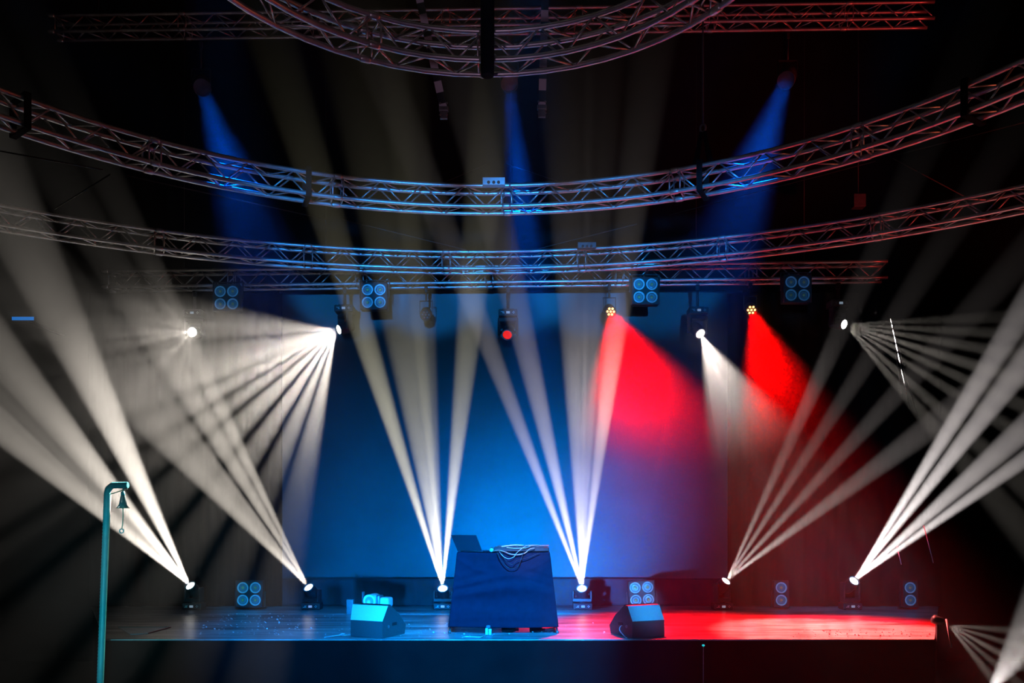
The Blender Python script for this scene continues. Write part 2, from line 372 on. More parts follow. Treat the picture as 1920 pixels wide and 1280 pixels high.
# ------------------------------------------------------------------ lamps
WARM = (1.0, 0.90, 0.78)
def beam_power(b, deg): return 39.5 * b / math.tan(math.radians(deg) / 2)
def gobo(o, xl, pl, freq, seed, lo=0.0, edge=(0.42, 0.6), slot=None):
    """a gobo of radial bars in the lamp; pl is the axis in the lamp's own frame from which their angle is counted"""
    ld = o.data; ld.use_nodes = True; nt = ld.node_tree; em = nt.nodes['Emission']
    tc = nt.nodes.new('ShaderNodeTexCoord'); sx = nt.nodes.new('ShaderNodeSeparateXYZ'); L = nt.links.new
    L(tc.outputs['Normal'], sx.inputs[0])
    dp = nt.nodes.new('ShaderNodeVectorMath'); dp.operation = 'DOT_PRODUCT'; L(tc.outputs['Normal'], dp.inputs[0]); dp.inputs[1].default_value = pl
    dx = nt.nodes.new('ShaderNodeVectorMath'); dx.operation = 'DOT_PRODUCT'; L(tc.outputs['Normal'], dx.inputs[0]); dx.inputs[1].default_value = xl
    dv = nt.nodes.new('ShaderNodeMath'); dv.operation = 'ARCTAN2'; L(dx.outputs['Value'], dv.inputs[0]); L(dp.outputs['Value'], dv.inputs[1])
    ml = nt.nodes.new('ShaderNodeMath'); ml.operation = 'MULTIPLY_ADD'; L(dv.outputs[0], ml.inputs[0]); ml.inputs[1].default_value = freq; ml.inputs[2].default_value = seed
    nz = nt.nodes.new('ShaderNodeTexNoise'); nz.noise_dimensions = '1D'; nz.inputs['Scale'].default_value = 1.0; nz.inputs['Detail'].default_value = 1.0
    L(ml.outputs[0], nz.inputs['W'])
    mr = nt.nodes.new('ShaderNodeMapRange'); mr.interpolation_type = 'SMOOTHSTEP'
    mr.inputs['From Min'].default_value = edge[0]; mr.inputs['From Max'].default_value = edge[1]; mr.inputs['To Min'].default_value = lo; mr.inputs['To Max'].default_value = 1.0
    L(nz.outputs['Fac'], mr.inputs['Value']); last = mr
    if slot:             # a slot across the bars makes the fan a flat sheet of rays
        d2 = nt.nodes.new('ShaderNodeMath'); d2.operation = 'DIVIDE'; L(sx.outputs['Y'], d2.inputs[0]); L(sx.outputs['Z'], d2.inputs[1])
        ab = nt.nodes.new('ShaderNodeMath'); ab.operation = 'ABSOLUTE'; L(d2.outputs[0], ab.inputs[0])
        m2 = nt.nodes.new('ShaderNodeMapRange'); m2.interpolation_type = 'SMOOTHSTEP'; L(ab.outputs[0], m2.inputs['Value'])
        m2.inputs['From Min'].default_value = slot * .4; m2.inputs['From Max'].default_value = slot; m2.inputs['To Min'].default_value = 1.0; m2.inputs['To Max'].default_value = 0.0
        last = nt.nodes.new('ShaderNodeMath'); last.operation = 'MULTIPLY'; L(mr.outputs[0], last.inputs[0]); L(m2.outputs[0], last.inputs[1])
    L(last.outputs[0], em.inputs['Strength'])
def fan(name, src, edges, deg, power, color, freq, seed, lo, blend=.4, edge=(.42, .6), radius=0.0, slot=None):
    """a lamp whose rays spread in the sheet between two edge directions"""
    e0, e1 = (Vector(e).normalized() for e in edges)
    d = (e0 + e1).normalized(); z = -d
    y = e0.cross(e1).normalized(); x = y.cross(z)
    o = spot(name, src, Vector(src) + d, deg, power, color, blend, radius)
    o.rotation_euler = Matrix((x, y, z)).transposed().to_euler()
    view = (Vector(src) - Vector((0, 0, EYE))).normalized()
    p = (d - view * d.dot(view)).normalized(); q = d.cross(view).normalized()
    gobo(o, (q.dot(x), q.dot(y), q.dot(z)), (p.dot(x), p.dot(y), p.dot(z)), freq, seed, lo, edge, slot)
    return o

def ray_fan(src, edges, rays, power, color, widen=1.0):
    """a multi-facet prism in the lamp: separate rays between two edge directions; rays: (place 0..1, degrees, strength)"""
    e0, e1 = (Vector(e).normalized() for e in edges)
    for t, deg, b in rays:
        d = e0.slerp(e1, t)
        spot('ray_lamp', Vector(src), Vector(src) + d, deg * widen, power * b, color, .75, .015)

# a moving head: base with control panel, yoke, tilting head with lens
def moving_head(label, lens, d, group, hang_from=None, lit='lens_white', stand=None, size=1.0):
    d = Vector(d).normalized(); lens = Vector(lens); k = size
    piv = lens - d * (.125 * k)
    up = 1 if hang_from is None else -1
    bz = stand if stand is not None else piv.z - up * .335 * k          # where the base stands, or its top when hung
    t = thing('moving_head', label, 'stage light', (piv.x, piv.y, bz + up * .001), group=group)
    ph = piv.z - bz                                                     # signed height of the pivot
    b = MB().box((0, 0, up * .055 * k), (.29 * k, .23 * k, .1 * k), bevel=.012 * k)
    b.box((-.12 * k, 0, up * .004), (.03, .2 * k, .008)).box((.12 * k, 0, up * .004), (.03, .2 * k, .008))
    base = b.build('base', 'black_metal', t)
    MB().box((0, -.1165 * k, up * .055 * k), (.24 * k, .005, .07 * k), bevel=.002).build('control_panel', 'plastic', base)
    MB().box((0, -.1205 * k, up * .055 * k), (.055 * k, .004, .034 * k)).build('display', 'display', base)
    q = MB()
    for i, (bx, bzz) in enumerate(((.085, .055), (.072, .068), (.098, .068), (.085, .081))): q.box((bx * k - .0, -.1205 * k, up * (bzz - .013) * k), (.012 * k, .004, .009 * k), rotz(0))
    for bx, bzz, wx in ((-.085, .044, .05), (-.078, .055, .02), (-.07, .066, .03)): q.box((bx * k, -.1205 * k, up * bzz * k), (wx * k, .004, .006 * k), Matrix.Rotation(.3 if wx < .03 else 0, 3, 'Y'))
    q.build('keypad', 'white_plastic', base)
    hxy = Vector((d.x, d.y, 0))
    pan = math.atan2(hxy.x, -hxy.y) if hxy.length > .2 else 0.0
    pan = max(-1.2, min(1.2, pan))
    y0 = up * .115 * k; y1 = ph + up * .05 * k
    yk = MB()
    yk.box((0, 0, y0 + up * .03 * k), (.30 * k, .11 * k, .06 * k), bevel=.012 * k)
    yk.lathe([(.06 * k, 0), (.06 * k, .02 * k)], 20, Matrix.Translation((0, 0, up * .1 * k)))
    for s in (-1, 1):
        yk.box((s * .137 * k, 0, (y0 + y1) / 2), (.034 * k, .10 * k, abs(y1 - y0)), bevel=.012 * k)
        yk.lathe([(.028 * k, 0), (.028 * k, .022 * k)], 16, Matrix.Translation((s * .137 * k + (-.011 * k), 0, ph)) @ Matrix.Rotation(PI / 2, 4, 'Y'))
    yk.build('yoke', 'black_metal', t, rot=(0, 0, pan))
    hd = MB().lathe([(.05 * k, -.145 * k), (.078 * k, -.13 * k), (.088 * k, -.08 * k), (.092 * k, -.02 * k), (.09 * k, .05 * k), (.082 * k, .075 * k), (.086 * k, .08 * k), (.086 * k, .118 * k), (.072 * k, .118 * k), (.07 * k, .105 * k)], 28)
    hd.path([(0, 0, 0), (.122 * k, 0, 0)], .024 * k, 10).path([(0, 0, 0), (-.122 * k, 0, 0)], .024 * k, 10)
    zax = d; xax = Vector((math.cos(pan), math.sin(pan), 0)); xax = (xax - zax * xax.dot(zax)).normalized(); yax = zax.cross(xax)
    head = hd.build('head', 'black_metal', t, (0, 0, ph), Matrix((xax, yax, zax)).transposed().to_euler())
    MB().lathe([(.069 * k, .108 * k), (.055 * k, .116 * k), (.03 * k, .121 * k), (.004 * k, .123 * k)], 28).build('lens', lit, head)
    g = MB()
    for i in range(28):
        a, b2 = 2 * PI * i / 28, 2 * PI * (i + 1) / 28
        g.poly([(r * k * math.cos(x), r * k * math.sin(x), z * k) for x, r, z in ((a, .086, .1185), (b2, .086, .1185), (b2, .07, .1195), (a, .07, .1195))], [(0, 1, 2, 3)])
    g.build('lens_rim', 'lens_rim', head)
    if hang_from is not None:
        h = hang_from - bz
        MB().tube((0, 0, 0), (0, 0, h - .05), .022, 10).box((0, 0, .012), (.2, .06, .024), bevel=.004).box((0, 0, h - .045), (.06, .07, .09), bevel=.01).build('hanging_clamp', 'black_metal', t)
    return t

FD = 13.05
def slope(src, dx, dy, d):
    """the point at which a beam seen leaving src along (dx, dy) passes the height of the curved trusses"""
    py = HZ - (RZ - EYE) * F / d
    return P(src[0] + dx / dy * (py - src[1]), py, d), (py - src[1]) / dy
def floor_head(label, px, py, beams, color, d=FD, stand=STG, group='moving heads along the back of the stage'):
    src = P(px, py, d); tg = []
    for dx, dy, w, dep, b in beams:
        if dep > 0:
            p, s = slope((px, py), dx, dy, dep); dist_w = w * s * dep / F
        else:
            s = 2.0; p = P(px + dx * s, py + dy * s, -dep); dist_w = w * s * -dep / F
        r = (p - src).length
        tg.append((p, math.degrees(2 * math.atan(dist_w / 2 / r)), b))
    mean = sum(((p - src).normalized() for p, _, _ in tg), Vector()).normalized()
    moving_head(label, src, mean, group, stand=stand)
    for p, deg, b in tg:
        dd = (p - src).normalized()
        spot('beam_lamp', src + mean * .02, p, deg * 1.1, beam_power(b, deg), color, .45, .02)

B0 = 190.0
floor_head('moving head on the stage floor nearest the teal pole, beams fanning up to the left', 356, 1097,
           [(-308, -257, 52, -9.5, 1.5 * B0), (-256, -257, 34, -9.5, .7 * B0), (-208, -257, 46, -9.2, 1.5 * B0), (-123, -257, 44, 9.0, 1.6 * B0)], WARM)
floor_head('moving head on the stage floor between the four-eyed blinder and the left wedge speaker', 578, 1100,
           [(-248, -260, 54, -9.5, .45 * B0), (-203, -260, 28, -9.5, .27 * B0), (-158, -260, 32, 9.3, .42 * B0), (-128, -260, 22, 9.8, .42 * B0)], WARM)
floor_head('moving head on the stage floor just left of the cloth-covered table', 830, 1102,
           [(-190, -612, 58, 8.9, 1.0 * B0), (-88, -612, 105, 8.9, .75 * B0), (-45, -612, 60, 8.9, .45 * B0), (63, -612, 62, 8.9, 1.0 * B0)], (1.0, .93, .62))
floor_head('moving head on the stage floor just right of the cloth-covered table', 1091, 1102,
           [(-101, -262, 22, 8.9, .8 * B0), (-61, -262, 26, 8.9, .9 * B0), (-8, -262, 30, 8.9, .7 * B0), (12, -262, 22, 8.9, .55 * B0), (34, -262, 24, 8.9, .8 * B0)], (1.0, .88, .8))
floor_head('moving head on the stage floor beside the two-eyed blinder, turned to the right', 1362, 1088,
           [(111, -243, 20, 9.5, .2 * B0), (156, -243, 22, 9.5, .2 * B0), (222, -243, 27, 9.5, .26 * B0), (323, -243, 42, 9.5, .45 * B0)], (1.0, .88, .84))
floor_head('moving head on the stage floor at the far right, turned to the right', 1602, 1088,
           [(153, -245, 24, 8.0, 1.5 * B0), (192, -245, 29, 8.0, 1.5 * B0), (275, -245, 42, 7.0, .95 * B0), (330, -235, 32, -8.5, .95 * B0)], (1.0, .9, .88))
floor_head('added moving head on the hall floor right of the stage, below the view', 1845, 1311,
           [(50, -80, 36, -8.3, .22 * B0), (75, -80, 26, -8.3, .14 * B0)], (1.0, .9, .85), d=9.5, stand=0.0, group=None)  # added out of view; its beams stand in for a mirrored repeat

# moving heads hung from the back truss
def hung_head(label, px, py, d, lit='lens_white'):
    yy = back_y(px)
    return moving_head(label, P(px, py, yy - .05), d, 'moving heads hung from the back truss', hang_from=RZ - .208, lit=lit)
HBOT = RZ - .208
hung_head('white-lit hung moving head facing straight out, leftmost on the back truss', 360, 622, (.02, -1, -.16))
hung_head('white-lit hung moving head turned to the left, fanning rays over the stage', 634, 618, (-1, -.8, -.5))
hung_head('unlit hung moving head with a red reflection painted on its lens, above the table', 951, 628, (-.1, -.8, -.5), lit='red_reflection')
hung_head('white-lit hung moving head between the two red lamps, tilted down', 1314, 626, (.3, -.9, -.75))
hung_head('white-lit hung moving head turned to the right, rightmost on the back truss', 1584, 608, (.55, -.9, -.35))
def src(px, py, off=.06): return P(px, py, back_y(px) - .05 - off)
fan('fan_lamp', src(360, 622), ((-.2, -1, -.3), (.44, -1, -.34)), 42, 420, WARM, 5, 2.3, .3, 1.0)
spot('spill_lamp', src(360, 622, .02), src(360, 622, 1.0) + Vector((0, 0, -.1)), 150, 16, WARM, 1.0, .04)
spot('spill_lamp', src(634, 618, .02) + Vector((-.04, 0, 0)), src(634, 618, .6) + Vector((-.8, 0, -.3)), 150, 7, WARM, 1.0, .04)
ray_fan(src(634, 618, .02) + Vector((-.03, 0, 0)), ((-1, -.5, .03), (.12, -1.1, -1)),
        ((0, 15, .3), (.07, 12, .5), (.16, 8, .9), (.24, 7, .9), (.34, 6.5, 1.0), (.42, 7, 1.1), (.5, 8, 1.2), (.59, 7, 1.1), (.67, 6, 1.0), (.75, 7, .9), (.83, 6, 1.0), (.9, 6, .8), (.97, 7, .7)), 34000, (1, .91, .8), .88)
fan('fan_lamp', src(1314, 626, .03), ((-.1, -.6, -1), (.7, -.6, -1)), 38, 2600, (1, .86, .78), 20, 1.7, .68, .7)
ray_fan(src(1584, 608, .0), ((1, -.5, -.06), (.42, -.6, -1)),
        ((.0, 8, .35), (.13, 7, .6), (.27, 7, .8), (.42, 7, 1.1), (.55, 6, .9), (.68, 6, .8), (.84, 7, .6), (.95, 8, .5)), 60000, (1, .9, .78), .85)

# PAR cans with seven LEDs
def par_can(label, lens, d, group, hang_from, glass='par_red', led='led_red', r=.085, length=.2, power=None, color=None, deg=50, leds=True, face=None):
    aim = Vector(d).normalized(); d = Vector(face or d).normalized(); lens = Vector(lens); piv = lens - d * (length * .55)
    t = thing('par_can', label, 'stage light', (piv.x, piv.y, piv.z), group=group)
    e = euler_to(d); q = length * .55
    can = MB().lathe([(r * .5, -length * .5), (r * .85, -length * .42), (r, -length * .2), (r, q + .025), (r * .93, q + .025), (r * .93, q)], 28).build('housing', 'black_metal', t, rot=e)
    MB().lathe([(r * .92, q - .004), (r * .02, q - .003)], 28).build('lens', glass, can)
    if leds:
        for i in range(7):
            a = i * PI / 3; rr = 0 if i == 6 else r * .58
            MB().lathe([(r * .2, q), (r * .16, q + .008), (r * .03, q + .011)], 12, Matrix.Translation((rr * math.cos(a), rr * math.sin(a), 0))).build('led', led, can)
    yk = MB(); zt = r + .10
    for s in (-1, 1): yk.box((s * (r + .012), 0, zt / 2 - .01), (.008, .035, zt + .02))
    yk.box((0, 0, zt), (2 * r + .032, .035, .008)); yk.build('yoke', 'black_metal', t)
    h = hang_from - piv.z
    MB().tube((0, 0, zt), (0, 0, h - .04), .016, 10).box((0, 0, h - .045), (.05, .06, .09), bevel=.01).build('hanging_clamp', 'black_metal', t)
    if power: spot('par_lamp', lens + d * .035, lens + d * .035 + aim, deg, power, color, 1.0 if leds else .6, r * .75)
    return t
RED = (1.0, 0.0, 0.0)
GP = 'LED cans hung from the back truss'
par_can('red-lit LED can on the back truss, nearer the middle, with seven dots', src(1145, 584), (.2, -.5, -1), GP, HBOT, power=12500, color=RED, deg=58, face=(.1, -1, -.5))
par_can('red-lit LED can on the back truss, farther right, with seven dots', src(1409, 581), (.15, -.45, -1), GP, HBOT, power=12500, color=RED, deg=44, face=(-.1, -1, -.5))
par_can('unlit LED can with faint grey dots on the back truss above the left beams', src(798, 590), (0, -1, -.5), GP, HBOT, glass='lens_dark', led='grey_metal')
# blue washes hung from the high truss
GB = 'blue lamps hung from the high truss'
for px, py, tx, ty, td, deg, lab in ((379, 164, 440, 340, 9.6, 6, 'blue-lit lamp hung from the high truss on the left, beam slanting right'),
                                    (955, 156, 976, 372, 10.6, 5.5, 'blue-lit lamp hung from the high truss in the middle, behind the truss ring'),
                                    (1474, 150, 1405, 335, 9.6, 7, 'blue-lit lamp hung from the high truss on the right, beam slanting left')):
    L_ = P(px, py, up_y(px)); d_ = P(tx, ty, td) - L_
    par_can(lab, L_, d_, GB, UT0.z - .148, glass='led_blue', r=.13, length=.42, power=110000 if 900 < px < 1000 else 65000, color=(0.0, .1, .9), deg=deg, leds=False)

# added lamp at the stage's right end; its rays stand in for a mirrored fan
L_ = P(1752, 1166, 9.85) + Vector((.08, 0, 0))
t = thing('added_side_lamp', 'small black lamp added at the right end of the stage, fanning to the lower right', 'stage light', L_)
MB().lathe([(.02, -.12), (.05, -.1), (.055, 0), (.05, .002)], 20, Matrix.Rotation(PI * .62, 4, 'Y')).build('housing', 'black_metal', t)
MB().box((-.05, 0, -.12), (.02, .04, .22)).build('bracket', 'black_metal', t)
ray_fan(L_ + Vector((.07, -.03, -.03)), ((1, -.5, -.05), (.5, -.5, -1)), ((0, 10, .5), (.25, 8, .8), (.5, 9, 1), (.72, 8, .8), (.93, 10, .8)), 16000, (1, .85, .72))

# blinders: square housings with two or four big lenses
def blinder(label, c, rows, cols, rot, group, hang_from=None, pitch=.19, tilt=0.0):
    t = thing('blinder_light', label, 'stage light', c, rot, group)
    w, h = cols * pitch + .025, rows * pitch + .025
    z0 = h / 2 if hang_from is None else 0
    hs = MB().box((0, .07, z0), (w, .14, h), bevel=.008)
    for a, b in (((-w / 2, -.01, z0 - h / 2), (-w / 2, -.01, z0 + h / 2)), ((w / 2, -.01, z0 - h / 2), (w / 2, -.01, z0 + h / 2)), ((-w / 2, -.01, z0 + h / 2), (w / 2, -.01, z0 + h / 2)), ((-w / 2, -.01, z0 - h / 2), (w / 2, -.01, z0 - h / 2))):
        hs.tube(a, b, .007, 6)
    hs.build('housing', 'black_metal', t)
    for i in range(rows):
        for j in range(cols):
            x = (j - (cols - 1) / 2) * pitch; z = z0 + (i - (rows - 1) / 2) * pitch
            mt = Matrix.Translation((x, 0, z)) @ Matrix.Rotation(PI / 2, 4, 'X')
            ln = MB().lathe([(.082, 0), (.086, .012), (.08, .018), (.066, .016), (.062, .006)], 28, mt, cap1=False).build('lens', 'ring', t)
            MB().lathe([(.062, .004), (.05, .008), (.03, .004)], 24, mt).build('reflector', 'bowl', ln)
            MB().lathe([(.024, .006), (.022, .014), (.008, .018)], 16, mt).build('led_chip', 'amber', ln)
    yk = MB()
    if hang_from is None:
        yk.box((0, .07, -.004 + .006), (w + .06, .1, .012))
        for s in (-1, 1): yk.box((s * (w / 2 + .022), .07, z0 / 2 + .02), (.012, .05, z0 + .04))
    else:
        k = hang_from - c[2]
        for s in (-1, 1): yk.box((s * (w / 2 + .02), .07, (h / 2 + .03) / 2), (.01, .04, h / 2 + .05))
        yk.box((0, .07, h / 2 + .05), (w + .05, .04, .01)).box((0, .148, k), (.06, .04, .07), bevel=.01)
    yk.build('bracket', 'black_metal', t)
    return t
GQ = 'four-eyed blinders on the back truss'
for px, py, lab in ((425, 558, 'four-eyed blinder hung above and right of the leftmost white lamp'), (701, 555, 'four-eyed blinder hung from the back truss, second from left'),
                    (1210, 545, 'four-eyed blinder hung just right of the nearer red lamp'), (1495, 541, 'four-eyed blinder hung from the back truss at the far right')):
    blinder(lab, P(px, py, back_y(px) - .33), 2, 2, (0, 0, -.02 * (1 if px < 960 else -1)), GQ, RZ - .18)
blinder('four-eyed blinder standing on the stage floor at the left', P(467, 1138, 13.05), 2, 2, (-.03, 0, .03), 'blinders on the stage floor')
blinder('bright four-eyed blinder standing behind the right wedge speaker, tilted back', P(1205, 1137.5, 13.05), 2, 2, (-.12, -.06, -.1), 'blinders on the stage floor')
blinder('two-eyed blinder on the stage floor beside the right-turned moving head', P(1465, 1138, 13.05), 2, 1, (-.04, 0, -.03), 'blinders on the stage floor')
blinder('two-eyed blinder on the stage floor at the far right end', P(1707, 1138, 13.05), 2, 1, (-.04, 0, -.03), 'blinders on the stage floor')

# ------------------------------------------------------------------ the table and what is on it
TD = 10.2; TZ = EYE - (1036 - HZ) * TD / F
TX = P(944, 0, TD).x
tb = thing('folding_table', 'folding table in the middle of the stage, hidden under a stretched cloth', 'table', (TX, TD + .32, STG + .001))
MB().box((0, 0, TZ - STG - .022), (1.06, .58, .03), bevel=.005).build('tabletop', 'plastic', tb)
for sx in (-1, 1):
    for sy in (-1, 1):
        a = Vector((sx * .5, sy * .22, TZ - STG - .035)); b = Vector((sx * .645, sy * .31, .012))
        MB().tube(a, b, .013, 10).lathe([(.018, 0), (.018, .03)], 12, Matrix.Translation(b - Vector((0, 0, .012)))).build('leg', 'grey_metal', tb)
def cloth():
    mb = MB(); nx, nz = 72, 48
    zb, zt = .085, TZ - STG + .004
    def front(u, v):      # u -1..1, v 0 bottom..1 top
        hw = .655 + (.553 - .655) * v
        sag = .02 * (1 - u * u)
        z = zb + (zt - zb) * v - (.012 * (1 - u * u) if v < .03 else 0) - (.0 if v < .9 else .012 * (1 - u * u) * (v - .9) * 10 * .6)
        w2 = v + .11 * u * u + .03 * math.sin(2.3 * u + 4 * v + 1)
        wr = .014 * math.sin(w2 * 31 + 2.2 * math.sin(w2 * 9)) * (1 - .6 * u * u) * (.3 + .7 * math.sin(PI * min(1, v * 1.15)) ** 2 * (1 + .5 * math.sin(5 * v + 1.3 * u)))
        wr += .011 * math.sin(w2 * 14 + 1.1 * u) * (1 - u * u * .5)
        wr += .012 * math.exp(-((v - (.93 - .22 * (1 - u * u))) / .035) ** 2)
        y = -.32 - .04 * (1 - v) + sag * .6 * math.sin(PI * v) - wr - (.0 if v < 1 else 0)
        return Vector((u * hw, y, z))
    V = [[mb.bm.verts.new(front(-1 + 2 * i / nx, k / nz)) for i in range(nx + 1)] for k in range(nz + 1)]
    for k in range(nz):
        for i in range(nx):
            f = mb.bm.faces.new((V[k][i], V[k][i + 1], V[k + 1][i + 1], V[k + 1][i])); f.smooth = True
    top_b = [mb.bm.verts.new((V[nz][i].co.x, .31, zt)) for i in range(nx + 1)]
    for i in range(nx): mb.bm.faces.new((V[nz][i], V[nz][i + 1], top_b[i + 1], top_b[i]))
    for s, ii in ((-1, 0), (1, nx)):
        bk = [mb.bm.verts.new((s * (.655 + (.553 - .655) * k / nz), .31 + .03 * (1 - k / nz), zb + (zt - zb) * k / nz)) for k in range(nz)] + [top_b[ii]]
        for k in range(nz):
            f = mb.bm.faces.new((V[k][ii], V[k + 1][ii], bk[k + 1], bk[k])); f.smooth = True
    o = mb.build('tablecloth', 'cloth'); o.location = (TX, TD + .32, STG)
    md = o.modifiers.new('thickness', 'SOLIDIFY'); md.thickness = .003; md.offset = 1
    return o
tag(cloth(), 'dark blue cloth stretched over the table, wrinkled across its front', 'tablecloth')
TT = TZ + .0065                     # cloth top surface
# laptop, seen from behind
c = P(881, 0, TD + .15); ya = math.radians(-25)
u = Vector((math.cos(ya), math.sin(ya), 0)); n = Vector((math.sin(ya), -math.cos(ya), 0))
t = thing('laptop', 'dark blue-grey laptop open at the left end of the table, back to the hall', 'laptop', (c.x, TD + .12, TT + .001), (0, 0, ya))
MB().box((0, .115, .009), (.34, .23, .016), bevel=.004).build('keyboard_base', 'laptop', t)
lean = math.radians(40)
lid = MB().box((0, 0, .125), (.34, .007, .25), bevel=.003).build('lid', 'laptop', t, (0, .0, .014), (lean, 0, 0))
MB().box((0, .0045, .125), (.32, .002, .225)).build('display', 'lens_dark', lid)
MB().tube((-.12, 0, .0), (.12, 0, .0), .008, 10).build('hinge', 'plastic', t, (0, .0, .014))
# mixing console with two players
c0 = P(926, 0, TD + .12).x; c1 = P(1029, 0, TD + .12).x
t = thing('dj_controller', 'black mixing console lying across the table under a heap of cables', 'mixer', ((c0 + c1) / 2, TD + .22, TT + .001))
wd = c1 - c0
MB().box((0, 0, .03), (wd, .34, .052), bevel=.008).build('body', 'plastic', t)
MB().box((0, .0, .058), (wd - .03, .31, .006)).build('top_panel', 'black_metal', t)
for s in (-1, 1):
    MB().lathe([(.085, 0), (.085, .012), (.075, .016), (.02, .016)], 28, Matrix.Translation((s * wd * .31, .0, .06))).build('jog_wheel', 'grey_metal', t)
for i in range(3):
    for j in range(3): MB().lathe([(.009, 0), (.007, .018)], 10, Matrix.Translation((-.05 + .05 * i, -.06 + .06 * j, .06))).build('knob', 'grey_metal', t)
MB().box((wd / 2 - .09, -.172, .03), (.17, .012, .04), bevel=.003).build('end_plate', 'black_metal', t)
# microphone ball
t = thing('microphone', 'pale blue ball-headed microphone lying at the edge of the table', 'microphone', (P(921, 0, TD - .02).x, TD + .02, TT + .026))
MB().lathe([(.004, -.026), (.015, -.022), (.024, -.01), (.026, 0), (.024, .01), (.015, .022), (.004, .026)], 20).build('grille_ball', 'white_plastic', t)
MB().lathe([(.018, 0), (.012, .17)], 16, Matrix.Rotation(-1.45, 4, 'X')).build('handle', 'plastic', t)

def spline(pts, n=8):
    pts = [Vector(p) for p in pts]; out = []
    for i in range(len(pts) - 1):
        p0 = pts[max(i - 1, 0)]; p1 = pts[i]; p2 = pts[i + 1]; p3 = pts[min(i + 2, len(pts) - 1)]
        for k in range(n):
            t = k / n
            out.append(.5 * ((2 * p1) + (-p0 + p2) * t + (2 * p0 - 5 * p1 + 4 * p2 - p3) * t * t + (-p0 + 3 * p1 - 3 * p2 + p3) * t ** 3))
    return out + [pts[-1]]
def cable(label, pts, r, m, name='cable', cat='cable', group=None):
    return tag(MB().path(spline(pts), r, 8).build(name, m), label, cat, group)
fy = TD - .075        # just in front of the cloth face
def T(px, py, d): return P(px, py, d)
GC = 'cables tangled on the table'
cable('thick orange-pink cable looping across the front of the console', [T(924, 1033, fy + .05), T(935, 1031, fy), T(946, 1034, fy), T(958, 1038.5, fy), T(972, 1039.5, fy), T(985, 1036, fy), T(993, 1029, fy + .02), T(1003, 1027, fy + .06)], .0055, 'orange_cable', group=GC)
cable('thin white cable drooping below the orange one on the tablecloth', [T(936, 1033.5, fy + .01), T(944, 1043, fy - .02), T(954, 1047, fy - .02), T(964, 1043, fy - .02), T(970, 1035, fy), T(985, 1024, fy + .02), T(1000, 1022, fy + .06), T(1010, 1021.5, fy + .12)], .0028, 'white_cable', group=GC)
cable('pale blue cable bundle lying along the top left of the console', [T(940, 1024.5, TD + .08), T(955, 1022.5, TD + .1), T(968, 1021.5, TD + .14), T(982, 1022, TD + .16)], .007, 'white_cable', group=GC)
cable('pink cable lying along the top right of the console', [T(985, 1023, TD + .05), T(998, 1021.8, TD + .07), T(1012, 1022.5, TD + .06), T(1029, 1022.5, TD + .1)], .006, 'orange_cable', group=GC)
cable('white cable lying across the middle of the console', [T(950, 1026, TD + .03), T(965, 1028, TD + .03), T(975, 1027.5, TD + .02), T(988, 1026.5, TD + .03), T(995, 1022.5, TD + .05)], .004, 'white_cable', group=GC)
cable('black cable hanging in a wide loop down the tablecloth', [T(932, 1034, fy), T(938, 1048, fy - .02), T(950, 1062, fy - .02), T(962, 1066, fy - .02), T(972, 1060, fy - .02), T(978, 1046, fy - .02), T(982, 1034, fy)], .005, 'black_cable', group=GC)
cable('black cable hanging in a narrow loop down the tablecloth', [T(940, 1034, fy), T(948, 1050, fy - .03), T(960, 1058, fy - .03), T(970, 1050, fy - .03), T(990, 1045, fy - .02), T(1012, 1036, fy)], .004, 'black_cable', group=GC)

# under the table
def on_deck(px, d): return Vector(((px - 960) * d / F, d, STG))
o = on_deck(915.5, 10.09)
t = thing('power_adapter', 'white power adapter block on the deck under the table', 'adapter', o)
MB().box((-.018, 0, .04), (.034, .06, .08), bevel=.006).build('body', 'white_plastic', t)
MB().box((.02, 0, .035), (.034, .06, .07), bevel=.006).build('plug', 'white_plastic', t)
MB().box((0, .01, .095), (.05, .05, .03), bevel=.006).build('socket', 'grey_metal', t)
cable('white cable bent on the deck in front of the table', [o + Vector((-.02, -.04, .006)), o + Vector((-.06, -.2, .006)), o + Vector((-.085, -.27, .006)), o + Vector((-.16, -.24, .006)), o + Vector((-.26, -.22, .006)), o + Vector((-.29, -.31, .006))], .005, 'white_cable')
for px, d, ln, lab in ((955, 10.3, .19, 'dark bottle lying under the table, nearer its middle'), (1006, 10.3, .17, 'dark bottle lying under the right end of the table')):
    t = thing('bottle', lab, 'bottle', on_deck(px, d) + Vector((0, 0, .036)), group='bottles lying under the table')
    mt = Matrix.Rotation(PI / 2, 4, 'Y')
    MB().lathe([(.02, -ln / 2), (.034, -ln / 2 + .01), (.035, ln * .2), (.026, ln * .35), (.016, ln * .42), (.015, ln * .5)], 20, mt).build('body', 'red_plastic' if px > 1000 else 'plastic', t)
    MB().lathe([(.017, ln * .5), (.018, ln * .56), (.016, ln * .6)], 16, mt).build('cap', 'white_plastic', t)

